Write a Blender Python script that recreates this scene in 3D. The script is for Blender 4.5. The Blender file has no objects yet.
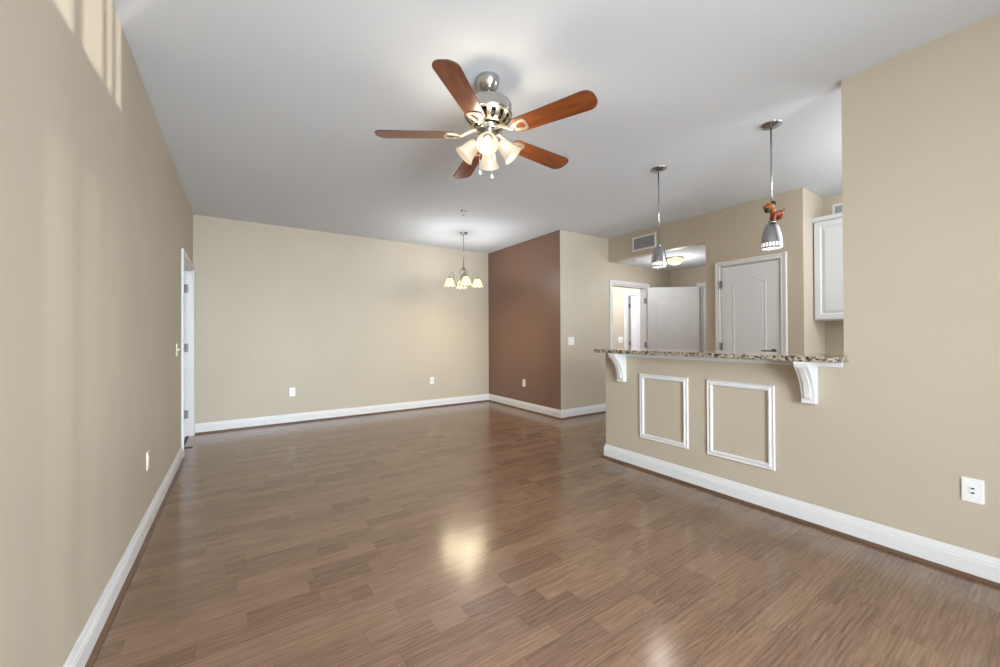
import bpy, math, random
from mathutils import Vector, Matrix

random.seed(7)
PI = math.pi
C = bpy.context.scene.collection
SC = bpy.context.scene

# ------------------------------------------------------------------ camera, world, daylight, exposure
F_PX, YAW, PITCH, ROLL = 389.4686, 0.5891, 0.0059, -0.0049
CAM_X, CAM_Z = 0.4815, 1.2066
cam_d = bpy.data.cameras.new('camera')
cam = bpy.data.objects.new('camera', cam_d)
C.objects.link(cam)
cam_d.sensor_fit = 'HORIZONTAL'
cam_d.sensor_width = 36.0
cam_d.lens = 36.0 * F_PX / 1000.0
cam_d.clip_start = 0.05
fw = Vector((math.sin(YAW) * math.cos(PITCH), math.cos(YAW) * math.cos(PITCH), math.sin(PITCH)))
rt = Vector((math.cos(YAW), -math.sin(YAW), 0.0))
up = rt.cross(fw)
rot = Matrix((rt, up, -fw)).transposed().to_4x4()
cam.matrix_world = Matrix.Translation((CAM_X, 0, CAM_Z)) @ rot @ Matrix.Rotation(-ROLL, 4, 'Z').inverted()
SC.camera = cam

SC.view_settings.view_transform = 'Standard'
SC.view_settings.look = 'None'
SC.view_settings.gamma = 1.0
SC.view_settings.use_curve_mapping = False
SC.view_settings.exposure = 0.10
SC.cycles.use_denoising = True
SC.cycles.max_bounces = 12
SC.cycles.diffuse_bounces = 8
SC.cycles.sample_clamp_indirect = 6.0

world = bpy.data.worlds.new('world')
SC.world = world
world.use_nodes = True
bg = world.node_tree.nodes['Background']
bg.inputs[0].default_value = (0.80, 0.90, 1.0, 1)
bg.inputs[1].default_value = 0.9


def area(name, loc, rot, sx, sy, power, col=(1, 1, 1)):
    d = bpy.data.lights.new(name, 'AREA')
    d.shape = 'RECTANGLE'; d.size = sx; d.size_y = sy; d.energy = power; d.color = col
    o = bpy.data.objects.new(name, d); C.objects.link(o)
    o.location = loc; o.rotation_euler = rot
    return o


def point(name, loc, power, col, r=0.04, parent=None):
    d = bpy.data.lights.new(name, 'POINT')
    d.energy = power; d.color = col; d.shadow_soft_size = r
    o = bpy.data.objects.new(name, d); C.objects.link(o)
    o.location = loc
    if parent: o.parent = parent
    return o


def spot(name, loc, direction, power, col, cone=160, r=0.05, blend=0.8, parent=None):
    d = bpy.data.lights.new(name, 'SPOT')
    d.energy = power; d.color = col; d.shadow_soft_size = r
    d.spot_size = math.radians(cone); d.spot_blend = blend
    o = bpy.data.objects.new(name, d); C.objects.link(o)
    o.location = loc; o.rotation_euler = Vector(direction).to_track_quat('-Z', 'Y').to_euler()
    if parent: o.parent = parent
    return o


# daylight through an unseen patio opening, made wide to light the room evenly
dl = area('daylight_rear', (1.30, -2.85, 1.25), (math.radians(79), 0, 0), 2.3, 2.2, 322, (0.80, 0.91, 1.0))
dl.data.spread = math.radians(120)
# added upward fill outside the rear opening, brightening the ceiling
area('ceiling_fill_low', (1.2, -3.6, 0.05), (math.radians(180 - 25), 0, 0), 3.0, 2.4, 20, (0.80, 0.91, 1.0))
# added fill from an assumed kitchen window, brightening the area behind the bar
area('kitchen_rear_fill', (4.75, -1.93, 1.45), (PI / 2, 0, 0), 1.2, 1.1, 62, (0.76, 0.89, 1.0))
# reflected sunlight through an unseen side pane, shaped to cast a patch on the wall
SRC = Vector((6.0, -7.5, 1.595))
sd = bpy.data.lights.new('sun_glint', 'SPOT')
sd.energy = 7800; sd.color = (1.0, 0.97, 0.93); sd.shadow_soft_size = 0.025
sd.spot_size = math.radians(24); sd.spot_blend = 0.1
so = bpy.data.objects.new('sun_glint', sd); C.objects.link(so)
so.location = SRC
so.rotation_euler = (Vector((0, 2.1, 2.1)) - SRC).to_track_quat('-Z', 'Y').to_euler()

# ------------------------------------------------------------------ room numbers (metres)
H = 2.74
YF, XB, YB, XS, ZS = 6.1526, 4.3375, 4.1959, 5.3743, 2.378
XR, YR0, YR1, YK, XK = 3.4966, 2.632, 0.798, 1.6148, 5.9603
XH = 7.04
WT = 0.12
YREAR = -2.0
BBH = 0.13


# ------------------------------------------------------------------ materials
def nodes_of(m):
    return m.node_tree.nodes, m.node_tree.links


def mat(name, col, rough=0.5, metal=0.0, spec=0.5, emit=None, es=0.0, coat=0.0):
    m = bpy.data.materials.new(name); m.use_nodes = True
    b = m.node_tree.nodes['Principled BSDF']
    b.inputs['Base Color'].default_value = (*col, 1)
    b.inputs['Roughness'].default_value = rough
    b.inputs['Metallic'].default_value = metal
    b.inputs['Specular IOR Level'].default_value = spec
    b.inputs['Coat Weight'].default_value = coat
    if emit:
        b.inputs['Emission Color'].default_value = (*emit, 1)
        b.inputs['Emission Strength'].default_value = es
    return m


def paint(name, col, rough=0.6, bump=0.02, scale=180.0, spec=0.35, mottle=0.03):
    m = mat(name, col, rough, spec=spec)
    N, L = nodes_of(m); b = N['Principled BSDF']
    tc = N.new('ShaderNodeTexCoord')
    n = N.new('ShaderNodeTexNoise'); n.inputs['Scale'].default_value = scale; n.inputs['Detail'].default_value = 2
    L.new(tc.outputs['Object'], n.inputs['Vector'])
    bp = N.new('ShaderNodeBump'); bp.inputs['Strength'].default_value = bump; bp.inputs['Distance'].default_value = 0.004
    L.new(n.outputs['Fac'], bp.inputs['Height']); L.new(bp.outputs['Normal'], b.inputs['Normal'])
    n2 = N.new('ShaderNodeTexNoise'); n2.inputs['Scale'].default_value = 1.3; n2.inputs['Detail'].default_value = 3
    L.new(tc.outputs['Object'], n2.inputs['Vector'])
    mp = N.new('ShaderNodeMapRange')
    mp.inputs['From Min'].default_value = 0.3; mp.inputs['From Max'].default_value = 0.7
    mp.inputs['To Min'].default_value = 1 - mottle; mp.inputs['To Max'].default_value = 1 + mottle
    L.new(n2.outputs['Fac'], mp.inputs['Value'])
    mx = N.new('ShaderNodeMix'); mx.data_type = 'RGBA'; mx.blend_type = 'MULTIPLY'; mx.inputs[0].default_value = 1
    mx.inputs[6].default_value = (*col, 1)
    L.new(mp.outputs['Result'], mx.inputs[7]); L.new(mx.outputs[2], b.inputs['Base Color'])
    return m


def floor_mat():
    m = mat('laminate_planks', (0.2, 0.13, 0.08), 0.2)
    N, L = nodes_of(m); b = N['Principled BSDF']

    def math_(op, a, bb=None):
        n = N.new('ShaderNodeMath'); n.operation = op
        for i, v in enumerate((a, bb)):
            if v is None: continue
            if isinstance(v, (int, float)): n.inputs[i].default_value = v
            else: L.new(v, n.inputs[i])
        return n.outputs[0]
    tc = N.new('ShaderNodeTexCoord')
    sp = N.new('ShaderNodeSeparateXYZ'); L.new(tc.outputs['Object'], sp.inputs[0])
    X, Y = sp.outputs[0], sp.outputs[1]
    PW, PL = 0.0965, 0.66
    v = math_('DIVIDE', math_('ADD', Y, 10.021), PW)
    row = math_('FLOOR', v)
    wn = N.new('ShaderNodeTexWhiteNoise'); wn.noise_dimensions = '1D'; L.new(row, wn.inputs['W'])
    off = math_('MULTIPLY', wn.outputs['Value'], 3.7)
    u = math_('ADD', math_('DIVIDE', math_('ADD', X, 20.0), PL), off)
    # planks of uneven length: the joint inside each cell moves with the row
    col = math_('FLOOR', u)
    cb = N.new('ShaderNodeCombineXYZ'); L.new(col, cb.inputs[0]); L.new(row, cb.inputs[1])
    w2 = N.new('ShaderNodeTexWhiteNoise'); w2.noise_dimensions = '2D'; L.new(cb.outputs[0], w2.inputs['Vector'])
    tone = w2.outputs['Value']
    # second cut inside some planks
    fu = math_('FRACT', u); fv = math_('FRACT', v)
    cut = math_('GREATER_THAN', fu, math_('ADD', math_('MULTIPLY', tone, 0.9), 0.35))
    cb2 = N.new('ShaderNodeCombineXYZ')
    L.new(math_('ADD', col, math_('MULTIPLY', cut, 0.37)), cb2.inputs[0]); L.new(row, cb2.inputs[1])
    w3 = N.new('ShaderNodeTexWhiteNoise'); w3.noise_dimensions = '2D'; L.new(cb2.outputs[0], w3.inputs['Vector'])
    tone2 = w3.outputs['Value']
    # grain, stretched along the planks and shifted per plank
    gv = N.new('ShaderNodeCombineXYZ')
    L.new(math_('ADD', math_('MULTIPLY', X, 1.0), math_('MULTIPLY', tone2, 37.0)), gv.inputs[0])
    L.new(math_('ADD', math_('MULTIPLY', Y, 14.0), math_('MULTIPLY', tone2, 91.0)), gv.inputs[1])
    g1 = N.new('ShaderNodeTexNoise'); g1.inputs['Scale'].default_value = 2.6; g1.inputs['Detail'].default_value = 7
    g1.inputs['Roughness'].default_value = 0.60; g1.inputs['Distortion'].default_value = 2.6
    L.new(gv.outputs[0], g1.inputs['Vector'])
    gv2 = N.new('ShaderNodeCombineXYZ')
    L.new(math_('ADD', math_('MULTIPLY', X, 4.0), math_('MULTIPLY', tone2, 17.0)), gv2.inputs[0])
    L.new(math_('ADD', math_('MULTIPLY', Y, 130.0), math_('MULTIPLY', tone2, 51.0)), gv2.inputs[1])
    g2 = N.new('ShaderNodeTexNoise'); g2.inputs['Scale'].default_value = 1.6; g2.inputs['Detail'].default_value = 4
    L.new(gv2.outputs[0], g2.inputs['Vector'])
    wv = N.new('ShaderNodeTexWave'); wv.wave_type = 'BANDS'; wv.bands_direction = 'Y'
    wv.inputs['Scale'].default_value = 1.2; wv.inputs['Distortion'].default_value = 12.0; wv.inputs['Detail'].default_value = 3
    wv.inputs['Detail Scale'].default_value = 0.8
    L.new(gv.outputs[0], wv.inputs['Vector'])
    g = math_('ADD', math_('ADD', math_('MULTIPLY', g1.outputs['Fac'], 0.85), math_('MULTIPLY', g2.outputs['Fac'], 0.12)),
              math_('MULTIPLY', wv.outputs['Fac'], 0.12))
    val = math_('ADD', math_('SUBTRACT', g, 0.28), math_('MULTIPLY', math_('SUBTRACT', tone2, 0.5), 0.22))
    cr = N.new('ShaderNodeValToRGB')
    e = cr.color_ramp.elements
    e[0].position = 0.0; e[0].color = (0.111, 0.063, 0.038, 1)
    e[1].position = 1.0; e[1].color = (0.431, 0.282, 0.177, 1)
    k = e.new(0.26); k.color = (0.194, 0.115, 0.071, 1)
    k = e.new(0.55); k.color = (0.281, 0.175, 0.108, 1)
    L.new(val, cr.inputs['Fac'])
    # thin seams
    s1 = math_('LESS_THAN', math_('MINIMUM', fv, math_('SUBTRACT', 1.0, fv)), 0.010)
    s2 = math_('LESS_THAN', math_('MINIMUM', fu, math_('SUBTRACT', 1.0, fu)), 0.0018)
    seam = math_('MAXIMUM', s1, s2)
    mx = N.new('ShaderNodeMix'); mx.data_type = 'RGBA'; mx.blend_type = 'MULTIPLY'
    L.new(math_('MULTIPLY', seam, 0.35), mx.inputs[0])
    L.new(cr.outputs['Color'], mx.inputs[6]); mx.inputs[7].default_value = (0.25, 0.2, 0.17, 1)
    L.new(mx.outputs[2], b.inputs['Base Color'])
    # broad, slow waviness gives the stretched reflections of a laminate floor
    nb = N.new('ShaderNodeTexNoise'); nb.inputs['Scale'].default_value = 7.0; nb.inputs['Detail'].default_value = 2
    L.new(tc.outputs['Object'], nb.inputs['Vector'])
    hb = math_('ADD', math_('MULTIPLY', nb.outputs['Fac'], 0.6), math_('MULTIPLY', g2.outputs['Fac'], 0.04))
    bp = N.new('ShaderNodeBump'); bp.inputs['Strength'].default_value = 0.06; bp.inputs['Distance'].default_value = 0.02
    L.new(hb, bp.inputs['Height']); L.new(bp.outputs['Normal'], b.inputs['Normal'])
    b.inputs['Roughness'].default_value = 0.19
    b.inputs['Specular IOR Level'].default_value = 0.8
    return m


def granite_mat():
    m = mat('speckled_granite', (0.5, 0.45, 0.36), 0.07)
    N, L = nodes_of(m); b = N['Principled BSDF']
    tc = N.new('ShaderNodeTexCoord')
    n1 = N.new('ShaderNodeTexNoise'); n1.inputs['Scale'].default_value = 34; n1.inputs['Detail'].default_value = 5
    n1.inputs['Roughness'].default_value = 0.7
    v = N.new('ShaderNodeTexVoronoi'); v.inputs['Scale'].default_value = 75
    L.new(tc.outputs['Object'], n1.inputs['Vector']); L.new(tc.outputs['Object'], v.inputs['Vector'])
    ad = N.new('ShaderNodeMath'); ad.operation = 'ADD'
    mu = N.new('ShaderNodeMath'); mu.operation = 'MULTIPLY'; mu.inputs[1].default_value = 0.45
    sepc = N.new('ShaderNodeSeparateColor'); L.new(v.outputs['Color'], sepc.inputs[0])
    L.new(sepc.outputs[0], mu.inputs[0]); L.new(n1.outputs['Fac'], ad.inputs[0]); L.new(mu.outputs[0], ad.inputs[1])
    cr = N.new('ShaderNodeValToRGB'); e = cr.color_ramp.elements
    e[0].position = 0.44; e[0].color = (0.012, 0.010, 0.008, 1)
    e[1].position = 1.0; e[1].color = (0.52, 0.475, 0.39, 1)
    k = e.new(0.58); k.color = (0.09, 0.065, 0.042, 1)
    k = e.new(0.69); k.color = (0.23, 0.19, 0.14, 1)
    k = e.new(0.84); k.color = (0.38, 0.335, 0.26, 1)
    L.new(ad.outputs[0], cr.inputs['Fac']); L.new(cr.outputs['Color'], b.inputs['Base Color'])
    return m


def blade_mat():
    m = mat('cherry_blade', (0.36, 0.12, 0.04), 0.28)
    N, L = nodes_of(m); b = N['Principled BSDF']
    tc = N.new('ShaderNodeTexCoord'); mp = N.new('ShaderNodeMapping')
    mp.inputs['Scale'].default_value = (2.0, 26.0, 10.0)
    n = N.new('ShaderNodeTexNoise'); n.inputs['Scale'].default_value = 2.2; n.inputs['Detail'].default_value = 5
    L.new(tc.outputs['Object'], mp.inputs['Vector']); L.new(mp.outputs[0], n.inputs['Vector'])
    cr = N.new('ShaderNodeValToRGB'); e = cr.color_ramp.elements
    e[0].position = 0.3; e[0].color = (0.140, 0.032, 0.008, 1)
    e[1].position = 0.75; e[1].color = (0.300, 0.088, 0.022, 1)
    L.new(n.outputs['Fac'], cr.inputs['Fac']); L.new(cr.outputs['Color'], b.inputs['Base Color'])
    return m


def frosted(name, col, glow, gs):
    """frosted lamp glass: diffuse + translucent, glowing because its bulb is lit"""
    m = bpy.data.materials.new(name); m.use_nodes = True
    N, L = nodes_of(m); N.remove(N['Principled BSDF']); out = N['Material Output']
    d = N.new('ShaderNodeBsdfDiffuse'); d.inputs[0].default_value = (*col, 1)
    t = N.new('ShaderNodeBsdfTranslucent'); t.inputs[0].default_value = (*col, 1)
    g = N.new('ShaderNodeBsdfGlossy'); g.inputs['Roughness'].default_value = 0.3
    m1 = N.new('ShaderNodeMixShader'); m1.inputs[0].default_value = 0.5
    L.new(d.outputs[0], m1.inputs[1]); L.new(t.outputs[0], m1.inputs[2])
    m2 = N.new('ShaderNodeMixShader'); m2.inputs[0].default_value = 0.06
    L.new(m1.outputs[0], m2.inputs[1]); L.new(g.outputs[0], m2.inputs[2])
    em = N.new('ShaderNodeEmission'); em.inputs[0].default_value = (*glow, 1); em.inputs[1].default_value = gs
    tc = N.new('ShaderNodeTexCoord'); nz = N.new('ShaderNodeTexNoise'); nz.inputs['Scale'].default_value = 16
    nz.inputs['Detail'].default_value = 3
    L.new(tc.outputs['Object'], nz.inputs['Vector'])
    mr = N.new('ShaderNodeMapRange'); mr.inputs['To Min'].default_value = gs * 0.75; mr.inputs['To Max'].default_value = gs * 1.25
    L.new(nz.outputs['Fac'], mr.inputs['Value']); L.new(mr.outputs['Result'], em.inputs[1])
    a = N.new('ShaderNodeAddShader'); L.new(m2.outputs[0], a.inputs[0]); L.new(em.outputs[0], a.inputs[1])
    L.new(a.outputs[0], out.inputs[0])
    return m


WALLC = (0.495, 0.430, 0.337)
M_wall = paint('cream_wall_paint', WALLC, 0.5, 0.03, 160)
M_brown = paint('brown_wall_paint', (0.202, 0.112, 0.075), 0.40, 0.03, 160, spec=0.5)
M_ceil = paint('white_ceiling_paint', (0.670, 0.688, 0.715), 0.8, 0.05, 120, spec=0.2, mottle=0.01)
M_trim = paint('white_trim_paint', (0.70, 0.692, 0.685), 0.35, 0.0, 60, mottle=0.005)
M_door = paint('white_door_paint', (0.72, 0.725, 0.735), 0.4, 0.0, 60, mottle=0.005)
M_cab = paint('white_cabinet_paint', (0.63, 0.635, 0.645), 0.35, 0.0, 60, mottle=0.005)
M_floor = floor_mat()
M_shoe = paint('brown_shoe_wood', (0.13, 0.072, 0.042), 0.4, 0.02, 80, mottle=0.2)
M_granite = granite_mat()
M_steel = mat('brushed_steel', (0.40, 0.40, 0.41), 0.22, 1.0)
M_nickel = mat('brushed_nickel', (0.46, 0.445, 0.43), 0.22, 1.0)
M_lamplit = mat('lamplit_nickel_filigree', (0.70, 0.58, 0.42), 0.28, 1.0)  # nickel with the lamps' warm reflection put into its colour
M_iron = mat('satin_blade_iron', (0.58, 0.50, 0.38), 0.42, 0.7)
M_dark = mat('dark_slot', (0.02, 0.018, 0.016), 0.6)
M_hinge = mat('hinge_metal', (0.24, 0.24, 0.25), 0.5, 0.3)
M_blade = blade_mat()
M_blade_edge = mat('blade_edge', (0.06, 0.03, 0.02), 0.5)
M_fanglass = frosted('fan_frosted_glass', (0.55, 0.50, 0.44), (1.0, 0.80, 0.58), 0.30)
M_chglass = frosted('chandelier_glass', (0.45, 0.43, 0.30), (1.0, 0.93, 0.55), 0.72)
M_flush = frosted('flush_glass', (0.85, 0.82, 0.55), (1.0, 0.90, 0.45), 0.55)
M_bulb = mat('lit_bulb', (1, 1, 1), 0.5, emit=(1.0, 0.93, 0.80), es=5.0)
M_pglass = mat('lit_white_liner', (0.9, 0.9, 0.9), 0.4, emit=(1.0, 0.97, 0.92), es=0.9)
M_plate = mat('white_plastic_plate', (0.80, 0.80, 0.79), 0.35)
M_beige = mat('cream_plastic_plate', (0.68, 0.60, 0.47), 0.35)
M_ventgrey = mat('vent_louver_grey', (0.42, 0.43, 0.45), 0.5)
M_ventback = mat('vent_dark_back', (0.12, 0.12, 0.13), 0.8)
M_orange = paint('orange_resin', (0.30, 0.085, 0.016), 0.35, 0.0, 40, mottle=0.25)
M_redor = paint('red_resin', (0.26, 0.048, 0.013), 0.35, 0.0, 40, mottle=0.2)
M_black = mat('black_resin', (0.010, 0.009, 0.008), 0.6, spec=0.3)
M_chain = mat('chain_metal', (0.70, 0.70, 0.70), 0.3, 0.9)
M_crystal = mat('pull_knob', (0.75, 0.75, 0.75), 0.15)


# ------------------------------------------------------------------ mesh building
class MB:
    def __init__(s):
        s.v = []; s.f = []; s.mi = []; s.cur = 0; s.smooth = []

    def add(s, vs, fs, M=None, smooth=False):
        o = len(s.v)
        for p in vs:
            p = Vector(p)
            s.v.append(M @ p if M is not None else p)
        for f in fs:
            s.f.append([o + i for i in f]); s.mi.append(s.cur); s.smooth.append(smooth)

    def box(s, x0, x1, y0, y1, z0, z1, M=None):
        vs = [(x, y, z) for z in (z0, z1) for y in (y0, y1) for x in (x0, x1)]
        s.add(vs, [(0, 2, 3, 1), (4, 5, 7, 6), (0, 1, 5, 4), (2, 6, 7, 3), (0, 4, 6, 2), (1, 3, 7, 5)], M)

    def cbox(s, x0, x1, y0, y1, z0, z1, c=0.004, M=None):
        """box with chamfered edges"""
        vs = []
        cx, cy, cz = (x0 + x1) / 2, (y0 + y1) / 2, (z0 + z1) / 2
        hx, hy, hz = (x1 - x0) / 2, (y1 - y0) / 2, (z1 - z0) / 2
        idx = {}
        for sx in (-1, 1):
            for sy in (-1, 1):
                for sz in (-1, 1):
                    for a in range(3):
                        d = [hx, hy, hz]
                        for k in range(3):
                            if k != a: d[k] -= c
                        idx[(sx, sy, sz, a)] = len(vs)
                        vs.append((cx + sx * d[0], cy + sy * d[1], cz + sz * d[2]))
        fs = []
        I = lambda sx, sy, sz, a: idx[(sx, sy, sz, a)]
        for t in (-1, 1):
            fs.append([I(t, -1, -1, 0), I(t, 1, -1, 0), I(t, 1, 1, 0), I(t, -1, 1, 0)])
            fs.append([I(-1, t, -1, 1), I(1, t, -1, 1), I(1, t, 1, 1), I(-1, t, 1, 1)])
            fs.append([I(-1, -1, t, 2), I(1, -1, t, 2), I(1, 1, t, 2), I(-1, 1, t, 2)])
        for p in (-1, 1):
            for q in (-1, 1):
                fs.append([I(p, q, -1, 0), I(p, q, 1, 0), I(p, q, 1, 1), I(p, q, -1, 1)])
                fs.append([I(p, -1, q, 0), I(p, 1, q, 0), I(p, 1, q, 2), I(p, -1, q, 2)])
                fs.append([I(-1, p, q, 1), I(1, p, q, 1), I(1, p, q, 2), I(-1, p, q, 2)])
        for sx in (-1, 1):
            for sy in (-1, 1):
                for sz in (-1, 1):
                    fs.append([I(sx, sy, sz, 0), I(sx, sy, sz, 1), I(sx, sy, sz, 2)])
        s.add(vs, fs, M)

    def prism(s, pts, z0, z1, M=None):
        n = len(pts)
        vs = [(x, y, z0) for x, y in pts] + [(x, y, z1) for x, y in pts]
        fs = [list(range(n))[::-1], list(range(n, 2 * n))] + [(i, (i + 1) % n, n + (i + 1) % n, n + i) for i in range(n)]
        s.add(vs, fs, M)

    def ringprism(s, outer, inner, z0, z1, M=None):
        n = len(outer)
        vs = [(x, y, z) for z in (z0, z1) for loop in (outer, inner) for x, y in loop]
        A, B, D, E = 0, n, 2 * n, 3 * n
        fs = []
        for i in range(n):
            j = (i + 1) % n
            fs += [(A + i, B + i, B + j, A + j), (D + i, D + j, E + j, E + i),
                   (A + i, A + j, D + j, D + i), (B + i, E + i, E + j, B + j)]
        s.add(vs, fs, M)

    def lathe(s, prof, seg=32, M=None, smooth=True, skip=None, wob=None, sides=False):
        vs = []; fs = []
        n = len(prof)
        for k in range(seg):
            a = 2 * PI * k / seg
            for i, (r, z) in enumerate(prof):
                dz = wob(i, a) if wob else 0
                vs.append((r * math.cos(a), r * math.sin(a), z + dz))
        for k in range(seg):
            for i in range(n - 1):
                if skip and skip(k, i): continue
                a, b = k * n + i, ((k + 1) % seg) * n + i
                fs.append((a, b, b + 1, a + 1))
        s.add(vs, fs, M, smooth)

    def tube(s, path, r, seg=8, M=None, cap=True, flat=None):
        path = [Vector(p) for p in path]
        n = len(path)
        rs = r if isinstance(r, (list, tuple)) else [r] * n
        vs = []; fs = []
        prev = None
        for i, p in enumerate(path):
            t = (path[min(i + 1, n - 1)] - path[max(i - 1, 0)]).normalized()
            if prev is None:
                a = Vector((0, 0, 1)) if abs(t.z) < 0.9 else Vector((1, 0, 0))
                u = t.cross(a).normalized()
            else:
                u = (prev - t * prev.dot(t)).normalized()
            prev = u
            w = t.cross(u)
            for k in range(seg):
                an = 2 * PI * k / seg
                vs.append(p + rs[i] * (math.cos(an) * u + math.sin(an) * w))
        for i in range(n - 1):
            for k in range(seg):
                a, b = i * seg + k, i * seg + (k + 1) % seg
                fs.append((a, b, b + seg, a + seg))
        if cap:
            fs.append(list(range(seg))[::-1]); fs.append([(n - 1) * seg + k for k in range(seg)])
        s.add(vs, fs, M, True)

    def ball(s, c, r, seg=16, rings=10, sc=(1, 1, 1), M=None):
        vs = []; fs = []
        for i in range(rings + 1):
            th = PI * i / rings
            for k in range(seg):
                a = 2 * PI * k / seg
                vs.append((c[0] + r * sc[0] * math.sin(th) * math.cos(a), c[1] + r * sc[1] * math.sin(th) * math.sin(a), c[2] + r * sc[2] * math.cos(th)))
        for i in range(rings):
            for k in range(seg):
                fs.append((i * seg + k, (i + 1) * seg + k, (i + 1) * seg + (k + 1) % seg, i * seg + (k + 1) % seg))
        s.add(vs, fs, M, True)

    def build(s, name, m, parent=None, bevel=0):
        me = bpy.data.meshes.new(name)
        me.from_pydata([tuple(p) for p in s.v], [], s.f)
        ms = m if isinstance(m, (list, tuple)) else [m]
        for x in ms: me.materials.append(x)
        for p, i, sm in zip(me.polygons, s.mi, s.smooth):
            p.material_index = i; p.use_smooth = sm
        import bmesh
        bm = bmesh.new(); bm.from_mesh(me)
        bmesh.ops.remove_doubles(bm, verts=bm.verts, dist=1e-6)
        bmesh.ops.recalc_face_normals(bm, faces=bm.faces)
        bm.to_mesh(me); bm.free()
        o = bpy.data.objects.new(name, me); C.objects.link(o)
        if parent: o.parent = parent
        if bevel:
            b = o.modifiers.new('bevel', 'BEVEL'); b.width = bevel; b.segments = 2; b.limit_method = 'ANGLE'
        return o


def thing(name, label, cat, loc=(0, 0, 0), rotz=0.0, group=None):
    o = bpy.data.objects.new(name, None); C.objects.link(o)
    o.empty_display_size = 0.05
    o.location = loc; o.rotation_euler = (0, 0, rotz)
    o['label'] = label; o['category'] = cat
    if group: o['group'] = group
    return o


def tag(o, label, cat, group=None):
    o['label'] = label; o['category'] = cat
    if group: o['group'] = group
    return o


def st(o, label=None, cat=None):
    o['kind'] = 'structure'
    if label: o['label'] = label
    if cat: o['category'] = cat
    return o


def dup(root, loc, rotz=None, label=None):
    def cp(o, parent):
        c = o.copy(); C.objects.link(c); c.parent = parent
        for ch in list(o.children): cp(ch, c)
        return c
    r = cp(root, root.parent)
    r.location = loc
    if rotz is not None: r.rotation_euler = (0, 0, rotz)
    if label: r['label'] = label
    return r


def plane_M(o, u, v):
    """matrix taking local (a,b,c) to o + a*u + b*v + c*(u x v)"""
    u = Vector(u).normalized(); v = Vector(v).normalized(); n = u.cross(v)
    M = Matrix((u, v, n)).transposed().to_4x4()
    return Matrix.Translation(o) @ M


def sweep(mb, path, prof, M, closed=False, seg=None):
    """sweep a closed profile [(offset to the left of the path, height)] along a planar path with mitred corners"""
    P = [Vector((p[0], p[1])) for p in path]; n = len(P)
    rings = []
    for i in range(n):
        if closed: a, b = P[i - 1], P[(i + 1) % n]
        else: a, b = P[max(i - 1, 0)], P[min(i + 1, n - 1)]
        d0 = (P[i] - a).normalized() if (P[i] - a).length > 1e-9 else None
        d1 = (b - P[i]).normalized() if (b - P[i]).length > 1e-9 else None
        d0 = d0 or d1; d1 = d1 or d0
        n0 = Vector((-d0.y, d0.x)); n1 = Vector((-d1.y, d1.x))
        mm = n0 + n1; mm = mm / (mm.dot(n0))
        rings.append([(P[i].x + mm.x * a_, P[i].y + mm.y * a_, h) for a_, h in prof])
    k = len(prof)
    rng = range(n if closed else n - 1)
    if seg is not None: rng = [seg]
    vs = []; fs = []
    for i in rng:
        r0, r1 = rings[i], rings[(i + 1) % n]
        o = len(vs); vs += r0 + r1
        for j in range(k):
            q = (j + 1) % k
            fs.append((o + j, o + q, o + k + q, o + k + j))
        if not closed:
            fs.append(list(range(o, o + k))); fs.append(list(range(o + k, o + 2 * k)))
    mb.add(vs, fs, M)


IDM = Matrix.Identity(4)

# ------------------------------------------------------------------ shell
m = MB(); m.box(-1.9, 7.2, -2.12, 8.2, -0.12, 0.0)
st(m.build('floor', M_floor), 'brown wood laminate plank floor', 'floor')
m = MB(); m.box(-1.9, 7.2, -2.12, 8.2, H, H + 0.12)
st(m.build('ceiling', M_ceil), 'flat white main ceiling', 'ceiling')
m = MB(); m.box(XS + WT, XH, 2.637, YB, ZS, ZS + 0.1)
st(m.build('ceiling_hall', M_ceil), 'lower white ceiling of the hall beyond the bar', 'ceiling')

# left wall with the doorway near the far corner
LD0, LD1, DH = 5.04, 6.078, 2.03
m = MB()
m.box(-WT, 0, YREAR - WT, LD0, 0, H); m.box(-WT, 0, LD1, YF, 0, H); m.box(-WT, 0, LD0, LD1, DH, H)
st(m.build('wall_left', M_wall), 'long cream wall on the left', 'wall')
m = MB(); m.box(-WT, XB + WT, YF, YF + WT, 0, H)
st(m.build('wall_far', M_wall), 'cream wall at the far end of the room', 'wall')
m = MB(); m.box(XB, XB + WT, YB + WT, YF, 0, H)
m2 = MB()
st(m.build('wall_accent', M_brown), 'dark brown accent wall', 'wall')
# cream wall of the hall, with the bedroom doorway; its corner return closes the brown wall
HD0, HD1 = 5.452, 6.340
m = MB()
m.box(XB + 0.0005, HD0, YB, YB + WT, 0, H); m.box(HD1, XH, YB, YB + WT, 0, H); m.box(HD0, HD1, YB, YB + WT, DH, H)
wh = m.build('wall_hall', [M_wall, M_brown])
st(wh, 'cream wall beside the brown wall with the bedroom doorway', 'wall')
# the narrow end of that wall, seen on the brown side, is brown too
for p in wh.data.polygons:
    if p.normal.x < -0.9 and p.center.x < XB + 0.01: p.material_index = 1
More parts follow.
